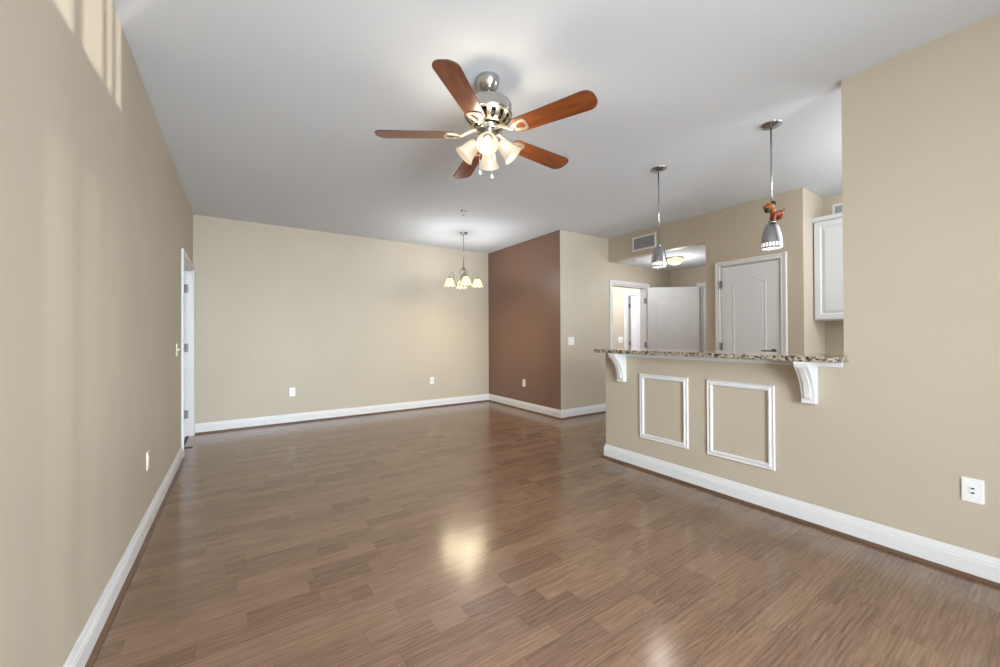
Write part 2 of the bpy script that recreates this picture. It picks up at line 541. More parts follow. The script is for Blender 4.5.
# kitchen / pantry wall with soffit over the hall opening
PD0, PD1 = 1.826, 2.456
YO = 2.637
m = MB()
m.box(XS, XS + WT, YK, PD0, 0, H); m.box(XS, XS + WT, PD0, PD1, DH, H); m.box(XS, XS + WT, PD1, YO, 0, H)
m.box(XS, XS + WT, YO, YB, ZS, H)
st(m.build('wall_kitchen', M_wall), 'cream wall with the pantry door and hall opening', 'wall')
m = MB(); m.box(XS + WT, XK + WT, YK, YK + WT, 0, H)
st(m.build('wall_pantry', M_wall), 'short cream return wall left of the wall cabinet', 'wall')
m = MB(); m.box(XK, XK + WT, YREAR - WT, YK, 0, H)
st(m.build('wall_cabinet', M_wall), 'cream kitchen wall behind the wall cabinet', 'wall')
m = MB(); m.box(XS + WT, XH, YO - WT, YO, 0, ZS + 0.1)
st(m.build('wall_alcove', M_wall))
A0, A1 = 2.80, 3.630      # hall closet door
B0, B1 = 4.40, 5.150      # bedroom inner door
m = MB()
m.box(XH, XH + WT, YO - WT, A0, 0, H); m.box(XH, XH + WT, A0, A1, DH, H); m.box(XH, XH + WT, A1, B0, 0, H)
m.box(XH, XH + WT, B0, B1, DH, H); m.box(XH, XH + WT, B1, 8.2, 0, H)
st(m.build('wall_end', M_wall), 'cream wall at the end of the hall', 'wall')
m = MB(); m.box(XB + WT, XH, 7.4, 7.4 + WT, 0, H)
st(m.build('wall_bedroom', M_wall))
# right wall: full height near the camera, then the half wall of the bar
m = MB(); m.box(XR, XR + WT, YREAR - WT, YR1, 0, H)
st(m.build('wall_right', M_wall), 'tall cream wall on the right', 'wall')
m = MB(); m.box(XR, XR + WT, YR1, YR0, 0, 1.040)
st(m.build('wall_bar', M_wall), 'low cream half wall under the granite counter', 'wall')
# wall behind the camera with an assumed patio opening, side pane and kitchen window
m = MB()
r0, r1 = YREAR - WT, YREAR
PX0, PX1 = 0.30, 2.10
SX0, SX1, SXL = 2.207, 2.804, 2.417
m.box(-WT, PX0, r0, r1, 0, H); m.box(PX0, PX1, r0, r1, 2.25, H); m.box(PX1, SX0, r0, r1, 0, H)
m.box(SX0, SX1, r0, r1, 0, 0.35); m.box(SX0, SXL, r0, r1, 0.35, 1.74); m.box(SX0, SX1, r0, r1, 1.74, 1.98); m.box(SX0, SX1, r0, r1, 2.62, H)
m.box(SX1, 4.1, r0, r1, 0, H); m.box(4.1, 5.4, r0, r1, 0, 0.9); m.box(4.1, 5.4, r0, r1, 2.05, H); m.box(5.4, XK + WT, r0, r1, 0, H)
st(m.build('wall_rear', M_wall))
w = MB()
for x in (PX0, 1.19, PX1 - 0.05): w.box(x, x + 0.05, r0 + 0.03, r1 - 0.03, 0.05, 2.20)
w.box(PX0, PX1, r0 + 0.03, r1 - 0.03, 0, 0.05); w.box(PX0, PX1, r0 + 0.03, r1 - 0.03, 2.20, 2.25)
st(w.build('window_1', M_trim))
w = MB()  # bars of the unseen side pane, spaced to shape the wall's light patch
for x, h in ((2.562, 0.012), (2.679, 0.005), (2.728, 0.005)): w.box(x - h, x + h, r0 + 0.05, r1 - 0.05, 0.35 if x > SXL else 1.98, 1.74); w.box(x - h, x + h, r0 + 0.05, r1 - 0.05, 1.98, 2.62)
# fine slats added in the lower pane to dim its light patch
z = 0.37
while z < 1.735:
    w.box(SXL, SX1, r0 + 0.055, r0 + 0.060, z, z + 0.0089); z += 0.0105
st(w.build('light_patch_pane', M_trim))
w = MB()
for x in (4.1, 4.73, 5.36): w.box(x, x + 0.04, r0 + 0.03, r1 - 0.03, 0.94, 2.01)
w.box(4.1, 5.4, r0 + 0.03, r1 - 0.03, 0.9, 0.94); w.box(4.1, 5.4, r0 + 0.03, r1 - 0.03, 2.01, 2.05)
st(w.build('window_3', M_trim))
# small room beyond the left doorway
m = MB(); m.box(-1.9, -1.78, 3.9, YF + 0.6, 0, H); m.box(-1.78, -WT, 3.9, 4.02, 0, H); m.box(-1.78, -WT, YF + 0.48, YF + 0.6, 0, H)
m.box(-WT, 0, YF + WT, YF + 0.6, 0, H)
st(m.build('wall_closet', M_wall))

# ------------------------------------------------------------------ baseboards
BB = [(0, 0), (0.015, 0), (0.015, 0.088), (0.0125, 0.094), (0.0125, 0.102), (0.009, 0.108), (0.007, 0.120), (0.004, BBH), (0, BBH)]
SH = [(0.015, 0), (0.033, 0), (0.0325, 0.006), (0.030, 0.011), (0.025, 0.0165), (0.019, 0.019), (0.015, 0.019)]


def base(name, path, seg=None, label=None):
    m = MB(); sweep(m, path, BB, IDM, seg=seg)
    o = st(m.build(name, M_trim), label, 'baseboard' if label else None)
    s = MB(); sweep(s, path, SH, IDM, seg=seg)
    s.build('shoe_molding', M_shoe, o)
    return o


base('baseboard_left', [(0, 4.968), (0, YREAR)], None, 'white baseboard along the long left wall')
fp = [(5.39, YB), (XB, YB), (XB, YF), (0.018, YF)]
base('baseboard_far', fp, 2, 'white baseboard along the far cream wall')
base('baseboard_accent', fp, 1, 'white baseboard below the brown wall')
base('baseboard_hall', fp, 0, 'white baseboard below the cream wall right of the brown wall')
base('baseboard_bar', [(XR, YREAR), (XR, YR0), (XR + WT, YR0)], None, 'white baseboard along the bar and the right wall')

# ------------------------------------------------------------------ doors
CAS = [(0, 0), (0, 0.012), (0.006, 0.016), (0.020, 0.014), (0.040, 0.018), (0.054, 0.018), (0.058, 0.014), (0.058, 0)]


def casing(M, w, h, parent):
    """M: local a along the wall, b up, c out of the wall; opening from a=0 to w"""
    m = MB(); e = 0.006
    sweep(m, [(w + e, 0), (w + e, h + e), (-e, h + e), (-e, 0)], [(-a, b) for a, b in CAS], M)
    return m.build('casing', M_trim, parent)


def jamb(M, w, h, depth, parent, t=0.018):
    m = MB()
    d0, d1 = -depth - 0.001, 0.001
    m.box(0, t, 0, h, d0, d1, M); m.box(w - t, w, 0, h, d0, d1, M); m.box(t, w - t, h - t, h, d0, d1, M)
    # door stop bead
    return m.build('jamb', M_trim, parent)


def hinge(M, z, parent):
    m = MB()
    m.box(-0.026, 0.0, z - 0.045, z + 0.045, 0, 0.003, M)
    m.tube([M @ Vector((0.002, z - 0.047, 0.006)), M @ Vector((0.002, z + 0.047, 0.006))], 0.007, 8)
    return m.build('hinge', M_hinge, parent)


def arch(x0, x1, z0, zs, rise, n=14):
    """closed outline of a panel with an eyebrow arch on top"""
    pts = [(x0, z0), (x1, z0), (x1, zs)]
    w = x1 - x0
    for i in range(1, n):
        t = i / n
        k = 0.5 - 0.5 * math.cos(2 * PI * t)
        k = k ** 0.8
        pts.append((x1 - w * t, zs + rise * k))
    pts.append((x0, zs))
    return pts


MOLD = [(-0.009, 0.0), (-0.005, 0.0025), (0.0, 0.0034), (0.004, 0.0022), (0.009, 0.0)]
MOLD = MOLD + [(0.009, -0.002), (-0.009, -0.002)]


def door_leaf(M, w, h, parent, faces=(1, -1), t=0.035):
    """leaf from a=0..w, b=0.008..h, c=-t..0 ; raised panel moulding on the visible faces"""
    m = MB(); m.cbox(0, w, 0.008, h, -t, 0, 0.002, M)
    leaf = m.build('door_leaf', M_door, parent)
    sw = 0.138 if w < 0.7 else 0.150
    for f in faces:
        FM = M if f == 1 else M @ Matrix.Translation((0, 0, -t)) @ Matrix.Scale(-1, 4, (0, 0, 1))
        for outl, inset in ((arch(sw, w - sw, 1.01, 1.815, 0.062), 0.034),
                            ([(sw, 0.22), (w - sw, 0.22), (w - sw, 0.86), (sw, 0.86)], 0.034)):
            p = MB()
            sweep(p, outl, MOLD, FM, closed=True)
            x0 = min(q[0] for q in outl); x1 = max(q[0] for q in outl)
            z0 = min(q[1] for q in outl)
            if len(outl) > 4: inn = arch(x0 + inset, x1 - inset, z0 + inset, 1.815 - inset * 0.8, 0.056)
            else: inn = [(x0 + inset, 0.22 + inset), (x1 - inset, 0.22 + inset), (x1 - inset, 0.86 - inset), (x0 + inset, 0.86 - inset)]
            sweep(p, inn, [(a * 0.5, b * 0.35) for a, b in MOLD], FM, closed=True)
            p.build('door_panel', M_door, leaf)
    return leaf


def door_root(name, label):
    o = bpy.data.objects.new(name, None); C.objects.link(o); o.empty_display_size = 0.1
    return st(o, label, 'door')


# door_1: left wall, leaf swung away into the next room
d1 = door_root('door_1', 'open doorway with white casing on the left wall')
ML = plane_M((0, LD0, 0), (0, 1, 0), (0, 0, 1))
casing(ML, LD1 - LD0, DH, d1)
jamb(ML, LD1 - LD0, DH, WT, d1)
lf = plane_M((-0.080, LD1 - 0.022, 0), (-1, 0.05, 0), (0, 0, 1))
door_leaf(lf, 0.98, DH - 0.02, d1, faces=(1,))
for z in (0.27, 1.08, 1.80):
    m = MB(); m.box(-0.074, -0.040, LD1 - 0.0215, LD1 - 0.018, z - 0.05, z + 0.05)
    m.tube([(-0.072, LD1 - 0.026, z - 0.05), (-0.072, LD1 - 0.026, z + 0.05)], 0.007, 8)
    m.build('hinge', M_hinge, d1)
# dark threshold edge at the foot of that doorway
m = MB()
m.prism([(-0.055, LD0 + 0.02), (-0.035, LD0 + 0.02), (-0.035, LD1 - 0.02), (-0.055, LD1 - 0.02)], 0, 0.008)
m.box(-0.05, 0.05, 5.44, 5.462, 0, 0.008)
tag(m.build('threshold_strip', M_dark), 'small dark bent strip on the floor in the left doorway', 'strip')

# door_2: pantry door beside the hall opening
d2 = door_root('door_2', 'closed white arched-panel door in the kitchen wall')
MP = plane_M((XS, PD1, 0), (0, -1, 0), (0, 0, 1))      # a runs toward the camera, c = -x
casing(MP, PD1 - PD0, DH, d2)
jamb(MP, PD1 - PD0, DH, WT, d2, 0.006)
door_leaf(plane_M((XS - 0.001, PD1 - 0.009, 0), (0, -1, 0), (0, 0, 1)), PD1 - PD0 - 0.018, DH - 0.010, d2, faces=(1,))
for z in (0.28, 1.065, 1.815): hinge(plane_M((XS - 0.0145, PD1 + 0.001, 0), (0, 1, 0), (0, 0, 1)) @ Matrix.Scale(-1, 4, (0, 0, 1)) @ Matrix.Rotation(0, 4, 'X'), z, d2)
m = MB()
hm = plane_M((XS, 1.895, 1.018), (0, -1, 0), (0, 0, 1))
m.lathe([(0.0, 0.012), (0.026, 0.012), (0.030, 0.0), (0.030, -0.002)], 20, hm)
m.tube([hm @ Vector((0, 0, 0.0)), hm @ Vector((0, 0, 0.05)), hm @ Vector((-0.02, 0.003, 0.058)), hm @ Vector((-0.06, 0.007, 0.058)), hm @ Vector((-0.10, 0.004, 0.056))], [0.011, 0.011, 0.011, 0.010, 0.008], 10)
m.build('door_handle', M_dark, d2)

# door_3: bedroom doorway in the hall, leaf swung open into the hall
d3 = door_root('door_3', 'open white door and casing of the bedroom doorway in the hall')
MH = plane_M((HD1, YB, 0), (-1, 0, 0), (0, 0, 1))      # c = -y ... u x v = (-1,0,0)x(0,0,1) = (0,1,0)
MH = plane_M((HD0, YB, 0), (1, 0, 0), (0, 0, 1))       # u x v = (0,-1,0): out of the wall
casing(MH, HD1 - HD0, DH, d3)
jamb(MH, HD1 - HD0, DH, WT, d3)
dirv = Vector((6.965, 3.615, 0)) - Vector((6.338, 4.172, 0))
door_leaf(plane_M((6.335, 4.170, 0), dirv, (0, 0, 1)), 0.842, DH - 0.004, d3, faces=(1, -1))
for z in (0.27, 1.04, 1.80):
    m = MB(); m.box(HD1 - 0.0215, HD1 - 0.018, YB + 0.004, YB + 0.036, z - 0.045, z + 0.045)
    m.tube([(HD1 - 0.020, YB - 0.006, z - 0.047), (HD1 - 0.020, YB - 0.006, z + 0.047)], 0.008, 8)
    m.build('hinge', M_hinge, d3)
# door_4: closet door at the end of the hall, mostly behind the open leaf
d4 = door_root('door_4', 'door with white casing at the end of the hall behind the open leaf')
ME = plane_M((XH, A1, 0), (0, -1, 0), (0, 0, 1))
casing(ME, A1 - A0, DH, d4); jamb(ME, A1 - A0, DH, WT, d4)
door_leaf(plane_M((XH + 0.045, A1 - 0.02, 0), (0, -1, 0), (0, 0, 1)), A1 - A0 - 0.04, DH - 0.02, d4, faces=(1,))
# door_5: inner door seen through the bedroom doorway
d5 = door_root('door_5', 'white door with casing seen through the bedroom doorway')
MI = plane_M((XH, B1, 0), (0, -1, 0), (0, 0, 1))
casing(MI, B1 - B0, DH, d5); jamb(MI, B1 - B0, DH, WT, d5)
door_leaf(plane_M((XH + 0.06, B1 - 0.02, 0), (0, -1, 0), (0, 0, 1)), B1 - B0 - 0.04, DH - 0.02, d5, faces=(1,))
for z in (0.27, 1.04, 1.80):
    m = MB(); m.box(XH + 0.02, XH + 0.055, B1 - 0.0215, B1 - 0.018, z - 0.045, z + 0.045)
    m.tube([(XH + 0.052, B1 - 0.026, z - 0.047), (XH + 0.052, B1 - 0.026, z + 0.047)], 0.007, 8)
    m.build('hinge', M_hinge, d5)

# ------------------------------------------------------------------ bar: panel mouldings, apron, counter, corbels
PM = [(0, 0), (0, 0.010), (0.005, 0.015), (0.012, 0.012), (0.020, 0.012), (0.028, 0.018), (0.036, 0.016), (0.041, 0.008), (0.041, 0)]
MR = plane_M((XR, 0, 0), (0, -1, 0), (0, 0, 1))        # a = -y, b = z, c = -x (out of the bar)


def panel(name, y0, y1, label):
    m = MB()
    a0, a1, b0, b1 = -y0, -y1, 0.284, 0.860
    sweep(m, [(a0, b0), (a1, b0), (a1, b1), (a0, b1)], PM, MR, closed=True)
    return st(m.build(name, M_trim), label, 'trim')


panel('trim_1', 2.231, 1.776, 'left one of the two white moulding frames on the bar')
panel('trim_2', 1.621, 1.163, 'right one of the two white moulding frames on the bar')
m = MB(); m.cbox(XR - 0.014, XR, 0.802, 2.372, 1.006, 1.040, 0.003)
st(m.build('trim_3', M_trim), 'white apron strip under the granite counter', 'trim')


def rounded(poly, r, n=5):
    out = []
    k = len(poly)
    for i in range(k):
        p = Vector(poly[i]); a = (Vector(poly[i - 1]) - p).normalized(); b = (Vector(poly[(i + 1) % k]) - p).normalized()
        rr = r[i] if isinstance(r, (list, tuple)) else r
        if rr <= 0: out.append(tuple(p)); continue
        p0, p1 = p + a * rr, p + b * rr
        for j in range(n + 1):
            t = j / n
            out.append(tuple((1 - t) ** 2 * p0 + 2 * t * (1 - t) * p + t * t * p1))
    return out


m = MB()
m.prism(rounded([(3.325, 0.775), (XR - 0.001, 0.775), (XR - 0.001, YR1 + 0.001), (3.90, YR1 + 0.001), (3.90, 2.652), (3.325, 2.652)],
                [0.06, 0.004, 0, 0, 0.03, 0.06]), 1.0405, 1.0735)
ct = m.build('bar_counter', M_granite, bevel=0.005)
tag(ct, 'speckled brown and beige granite counter slab on the bar half wall', 'counter')


def corbel(y, label):
    t = thing('corbel', label, 'corbel', (XR, y, 1.040), 0, 'white corbels under the granite counter')
    prof = [(0.0, -0.270), (0.046, -0.270), (0.048, -0.262), (0.044, -0.256), (0.047, -0.235), (0.053, -0.205), (0.062, -0.172),
            (0.076, -0.138), (0.096, -0.104), (0.120, -0.072), (0.142, -0.050), (0.156, -0.036), (0.162, -0.026), (0.160, -0.020), (0.166, -0.018), (0.166, 0.0), (0.0, 0.0)]
    Mx = Matrix(((-1, 0, 0, 0), (0, 0, 1, 0), (0, 1, 0, 0), (0, 0, 0, 1)))
    b = MB(); b.prism(prof, -0.037, 0.037, Mx)
    b.build('bracket_body', M_trim, t, bevel=0.002)
    rib = [(0.030, -0.232), (0.054, -0.238), (0.062, -0.228), (0.062, -0.205), (0.072, -0.170), (0.087, -0.134), (0.107, -0.100), (0.130, -0.068), (0.150, -0.046), (0.160, -0.034), (0.120, -0.034), (0.050, -0.120)]
    r = MB(); r.prism(rib, -0.017, 0.017, Mx)
    r.build('scroll_rib', M_trim, t, bevel=0.002)
    return t


corbel(0.962, 'white corbel under the right end of the granite counter')
corbel(2.417, 'white corbel under the left end of the granite counter')

# ------------------------------------------------------------------ wall cabinet
CX, CZ0, CZ1 = 5.625, 1.353, 2.415
cab = thing('wall_cabinet_unit', 'white raised-panel upper cabinet on the kitchen wall', 'cabinet', (XK, YK, CZ0))
m = MB(); m.box(CX + 0.02 - XK, 0, -0.86, -0.004, 0, CZ1 - CZ0)
m.build('carcass', M_cab, cab)
m = MB()
sweep(m, [(0, -0.86), (CX + 0.006 - XK, -0.86), (CX + 0.006 - XK, -0.004), (0, -0.004)][::1], [(0, 0), (-0.0, 0.040), (0.018, 0.040), (0.018, 0.034), (0.010, 0.020), (0.004, 0.0)],
      Matrix.Translation((0, 0, CZ1 - CZ0)) , seg=1)
m.box(CX + 0.004 - XK, 0, -0.86, -0.004, CZ1 - CZ0, CZ1 - CZ0 + 0.036)
m.build('crown', M_cab, cab)
for a0, a1 in ((0.014, 0.425), (0.432, 0.848)):
    Mc = plane_M((CX + 0.02 - XK, -a0, 0.012), (0, -1, 0), (0, 0, 1))
    w_, h_ = a1 - a0, CZ1 - CZ0 - 0.024
    fr = MB()
    o_ = [(0, 0), (w_, 0), (w_, h_), (0, h_)]
    sweep(fr, o_, [(0, 0), (0, 0.017), (0.003, 0.020), (0.052, 0.020), (0.060, 0.010), (0.060, 0)], Mc, closed=True)
    d = fr.build('door', M_cab, cab)
    pn = MB()
    sweep(pn, [(0.058, 0.058), (w_ - 0.058, 0.058), (w_ - 0.058, h_ - 0.058), (0.058, h_ - 0.058)],
          [(0, 0), (0, 0.008), (0.010, 0.008), (0.034, 0.017), (0.036, 0.017), (0.036, 0)], Mc, closed=True)
    pn.box(0.094, w_ - 0.094, 0.094, h_ - 0.094, 0.0, 0.017, Mc)
    pn.build('door_panel', M_cab, d)


# ------------------------------------------------------------------ vents
def vent(o, w, h, label):
    """o: centre on the wall, facing -x"""
    t = thing('air_vent', label, 'vent', o, 0, 'white return air grilles high on the kitchen walls')
    Mv = plane_M((0, 0, 0), (0, -1, 0), (0, 0, 1))
    m = MB()
    sweep(m, [(-w / 2, -h / 2), (w / 2, -h / 2), (w / 2, h / 2), (-w / 2, h / 2)], [(0, 0), (0, 0.004), (0.006, 0.009), (0.024, 0.009), (0.027, 0.003), (0.027, 0)], Mv, closed=True)
    m.build('frame', M_trim, t)
    b = MB(); b.box(-w / 2 + 0.02, w / 2 - 0.02, -h / 2 + 0.02, h / 2 - 0.02, 0.0005, 0.002, Mv)
    b.build('backing', M_ventback, t)
    s = MB(); n = 13
    for i in range(n):
        zc = -h / 2 + 0.027 + (h - 0.054) * (i + 0.5) / n
        s.box(-w / 2 + 0.026, w / 2 - 0.026, -0.007, 0.007, -0.0006, 0.0006, Mv @ Matrix.Translation((0, zc, 0.0045)) @ Matrix.Rotation(math.radians(-30), 4, 'X'))
    s.build('louvers', M_ventgrey, t)
    return t


vent((XS, 3.538, 2.556), 0.40, 0.212, 'white air grille on the soffit above the hall opening')
vent((XK, 1.335, 2.545), 0.41, 0.20, 'white air grille above the wall cabinet, half hidden by the right wall')


# ------------------------------------------------------------------ plates on the walls
def rr(w, h, r, n=4):
    return rounded([(-w / 2, -h / 2), (w / 2, -h / 2), (w / 2, h / 2), (-w / 2, h / 2)], r, n)


def plate_root(name, label, cat, o, face, group, w=0.072, h=0.117, m_=None):
    ux = {'-x': (0, -1, 0), '+x': (0, 1, 0), '-y': (1, 0, 0)}[face]
    t = thing(name, label, cat, o, 0, group)
    Mv = plane_M((0, 0, 0), ux, (0, 0, 1))
    m = MB(); m.prism(rr(w, h, 0.006), 0, 0.004, Mv); m.prism(rr(w - 0.006, h - 0.006, 0.005), 0.004, 0.0062, Mv)
    m.build('plate', m_ or M_plate, t)
    return t, Mv


def outlet(o, face, label, m_=None):
    t, Mv = plate_root('wall_outlet', label, 'outlet', o, face, 'duplex outlets low on the walls', m_=m_)
    for s in (-1, 1):
        m = MB(); m.prism(rr(0.034, 0.029, 0.010), 0.006, 0.0085, Mv @ Matrix.Translation((0, s * 0.0195, 0)))
        r = m.build('receptacle', m_ or M_plate, t)
        k = MB()
        for x in (-0.0065, 0.0065): k.box(x - 0.0014, x + 0.0014, s * 0.0195 + 0.0, s * 0.0195 + 0.009, 0.0085, 0.0088, Mv)
        k.prism([(0.0025 * math.cos(a * PI / 4), s * 0.0195 - 0.007 + 0.0025 * math.sin(a * PI / 4)) for a in range(8)], 0.0085, 0.0088, Mv)
        k.build('slots', M_dark, r)
    return t


outlet((1.093, YF, 0.436), '-y', 'white duplex outlet on the far wall, nearer the left corner')
outlet((3.199, YF, 0.452), '-y', 'white duplex outlet on the far wall, nearer the brown wall')
outlet((XB, 5.069, 0.436), '-x', 'white duplex outlet low on the brown wall')
outlet((0, 3.265, 0.437), '+x', 'cream duplex outlet low on the left wall', M_beige)

t, Mv = plate_root('jack_plate', 'white plate with two small dark jacks low on the right wall', 'outlet', (XR, 0.309, 0.430), '-x', None, 0.074, 0.118)
for zz in (0.012, -0.010):
    m = MB(); m.prism(rr(0.020, 0.017, 0.003), 0.006, 0.0085, Mv @ Matrix.Translation((0.0, zz, 0))); j = m.build('jack', M_plate, t)
    k = MB(); k.prism(rr(0.011, 0.007, 0.003), 0.0085, 0.0095, Mv @ Matrix.Translation((0.001, zz - 0.001, 0))); k.build('socket', M_dark, j)


def rocker(o, face, label):
    t, Mv = plate_root('light_switch', label, 'switch', o, face, 'light switches', 0.116, 0.118)
    for x in (-0.023, 0.023):
        m = MB(); m.box(x - 0.0165, x + 0.0165, -0.033, 0.033, 0.006, 0.0075, Mv)
        r = m.build('switch_frame', M_plate, t)
        k = MB(); k.box(-0.015, 0.015, -0.031, 0.031, -0.002, 0.004, Mv @ Matrix.Translation((x, 0, 0.0078)) @ Matrix.Rotation(math.radians(4), 4, 'X'))
        k.build('rocker', M_plate, r)
    return t


rocker((4.548, YB, 1.123), '-y', 'white two-gang light switch right of the brown wall')
rocker((XH, 5.315, 1.11), '-x', 'white two-gang light switch seen through the bedroom doorway')
t, Mv = plate_root('light_switch', 'cream toggle light switch left of the left doorway', 'switch', (0, 4.62, 1.09), '+x', 'light switches', 0.072, 0.117, M_beige)
m = MB(); m.box(-0.006, 0.006, -0.012, 0.012, 0.006, 0.008, Mv)
m.box(-0.004, 0.004, -0.006, 0.006, 0.0, 0.020, Mv @ Matrix.Translation((0, 0.002, 0.006)) @ Matrix.Rotation(math.radians(-25), 4, 'X'))
m.build('toggle', M_beige, t)
m = MB(); m.lathe([(0, 0.006), (0.010, 0.006), (0.014, 0.003), (0.014, 0)], 16, plane_M((0.788, YF - 0.015, 0.060), (1, 0, 0), (0, 0, 1)))
tag(m.build('cable_jack', M_plate), 'small round cable jack on the far baseboard', 'jack')


# ------------------------------------------------------------------ ceiling bits
def sprinkler(loc, label, pendent=True):
    t = thing('fire_sprinkler', label, 'sprinkler', loc, 0, None)
    m = MB(); m.lathe([(0, -0.006), (0.030, -0.006), (0.036, -0.003), (0.038, 0)], 24); m.build('escutcheon', M_steel if pendent else M_trim, t)
    if pendent:
        m = MB(); m.lathe([(0.0, -0.030), (0.009, -0.030), (0.009, -0.006)], 12)
        for s in (-1, 1): m.tube([(s * 0.009, 0, -0.028), (s * 0.015, 0, -0.042), (0, 0, -0.056)], 0.0025, 6)
        m.build('frame_arms', M_steel, t)
        m = MB(); m.lathe([(0, -0.058), (0.016, -0.058), (0.016, -0.055), (0, -0.055)], 16); m.build('deflector', M_steel, t)
    return t


sprinkler((2.76, 4.213, H), 'small metal sprinkler head on the ceiling in front of the chandelier')
m = MB(); m.lathe([(0, -0.010), (0.034, -0.010), (0.042, -0.006), (0.042, 0)], 24, Matrix.Translation((5.615, 3.877, ZS)))
tag(m.build('sprinkler_cover', mat('pale_grey_cover', (0.55, 0.55, 0.57), 0.4)), 'small flat round sprinkler cover on the hall ceiling', 'sprinkler')

fl = thing('flush_ceiling_light', 'glowing yellow glass dome light on the hall ceiling', 'ceiling light', (5.975, 3.43, ZS))
m = MB(); m.lathe([(0, -0.012), (0.100, -0.012), (0.122, -0.020), (0.126, -0.010), (0.122, 0.0)], 40); m.build('base_ring', M_nickel, fl)
m = MB(); m.lathe([(0.114, -0.015), (0.112, -0.035), (0.103, -0.062), (0.082, -0.086), (0.050, -0.101), (0.016, -0.107), (0.0, -0.108)], 40); m.build('glass_dome', M_flush, fl)
m = MB(); m.lathe([(0, -0.118), (0.008, -0.116), (0.011, -0.110), (0.006, -0.104)], 12); m.build('finial', M_nickel, fl)
point('hall_bulb', (0, 0, -0.32), 12, (0.94, 0.97, 1.0), 0.10, fl)


# ------------------------------------------------------------------ bar pendants
def pendant_parts(t):
    m = MB(); m.lathe([(0, -0.022), (0.010, -0.022), (0.014, -0.020), (0.046, -0.016), (0.060, -0.010), (0.070, -0.004), (0.071, 0.0)], 40); m.build('canopy', M_steel, t)
    ztop = -0.700
    m = MB(); m.tube([(0, 0, -0.018), (0, 0, ztop)], 0.0055, 10); m.build('rod', M_steel, t)
    m = MB(); m.lathe([(0.0, ztop + 0.012), (0.010, ztop + 0.010), (0.020, ztop - 0.004), (0.024, ztop - 0.012), (0.024, ztop - 0.020), (0.0, ztop - 0.020)], 24); m.build('socket_cap', M_steel, t)
    z0 = ztop - 0.018
    prof = [(0.024, 0), (0.034, -0.010), (0.043, -0.026), (0.051, -0.048), (0.058, -0.075), (0.063, -0.102), (0.0665, -0.128), (0.0685, -0.150), (0.0705, -0.178), (0.0715, -0.190)]
    inner = [(r - 0.0018, z) for r, z in prof[::-1]]
    SEG = 60
    nslot = 7
    m = MB(); m.lathe([(r, z + z0) for r, z in prof], SEG, skip=lambda k, i: i == nslot and k % 3 != 0)
    m.lathe([(r, z + z0) for r, z in inner], SEG, skip=lambda k, i: i == len(prof) - 2 - nslot and k % 3 != 0)
    m.build('shade', M_steel, t)
    m = MB(); m.lathe([(0.060, z0 - 0.115), (0.0655, z0 - 0.150), (0.0675, z0 - 0.180), (0.064, z0 - 0.184), (0.030, z0 - 0.180), (0, z0 - 0.178)], 40)
    m.build('glass_liner', M_pglass, t)
    return z0


PG = 'steel pendant lamps over the bar'
p1 = thing('pendant_lamp', 'steel pendant lamp on the left over the bar', 'pendant lamp', (3.698, 2.166, H), 0, PG)
pz = pendant_parts(p1)
p2 = dup(p1, (3.716, 1.257, H), 0, 'steel pendant lamp with a toy dog sitting on its shade')
for p in (p1, p2):
    d = bpy.data.lights.new('pendant_bulb', 'SPOT'); d.energy = 9; d.color = (1, 0.93, 0.82); d.spot_size = math.radians(140); d.spot_blend = 0.6; d.shadow_soft_size = 0.065
    o = bpy.data.objects.new('pendant_bulb', d); C.objects.link(o); o.parent = p; o.location = (0, 0, pz - 0.20)

# toy dog riding on the right pendant's shade
DOGS = 1.14
dog = thing('toy_dog', 'small orange-brown toy dog with black ears on the right pendant lamp', 'toy', (3.716, 1.257, 2.036), math.radians(146))
# local +x points to the toy's front; it hugs the rod from the camera side
m = MB()
m.ball((-0.012, 0.026, 0.036), 0.024, sc=(1.35, 0.90, 0.95)); m.ball((-0.034, 0.026, 0.040), 0.022)
for x in (-0.034, 0.010):
    for y in (0.016, 0.040): m.tube([(x, y, 0.030), (x + 0.004, y, 0.012), (x + 0.010, y, 0.004)], [0.011, 0.010, 0.009], 8)
m.tube([(-0.050, 0.026, 0.048), (-0.060, 0.028, 0.060), (-0.058, 0.028, 0.070)], [0.006, 0.005, 0.003], 8)
m.build('body', M_redor, dog)
m = MB(); m.ball((0.036, 0.030, 0.080), 0.027, sc=(1.05, 1.0, 0.95)); m.ball((0.058, 0.034, 0.072), 0.016, sc=(1.15, 1.0, 0.85))
m.tube([(0.006, 0.026, 0.046), (0.026, 0.028, 0.068)], [0.020, 0.018], 10)
m.build('head', M_orange, dog)
dog.scale = (DOGS, DOGS, DOGS)
for c, sc_ in (((0.012, 0.034, 0.104), (1.1, 0.8, 0.95)), ((0.062, 0.046, 0.052), (1.0, 0.8, 1.05))):
    m = MB(); m.ball(c, 0.015, sc=sc_); m.build('ear', M_black, dog)
m = MB(); m.ball((0.076, 0.038, 0.076), 0.005); m.build('nose', M_black, dog)


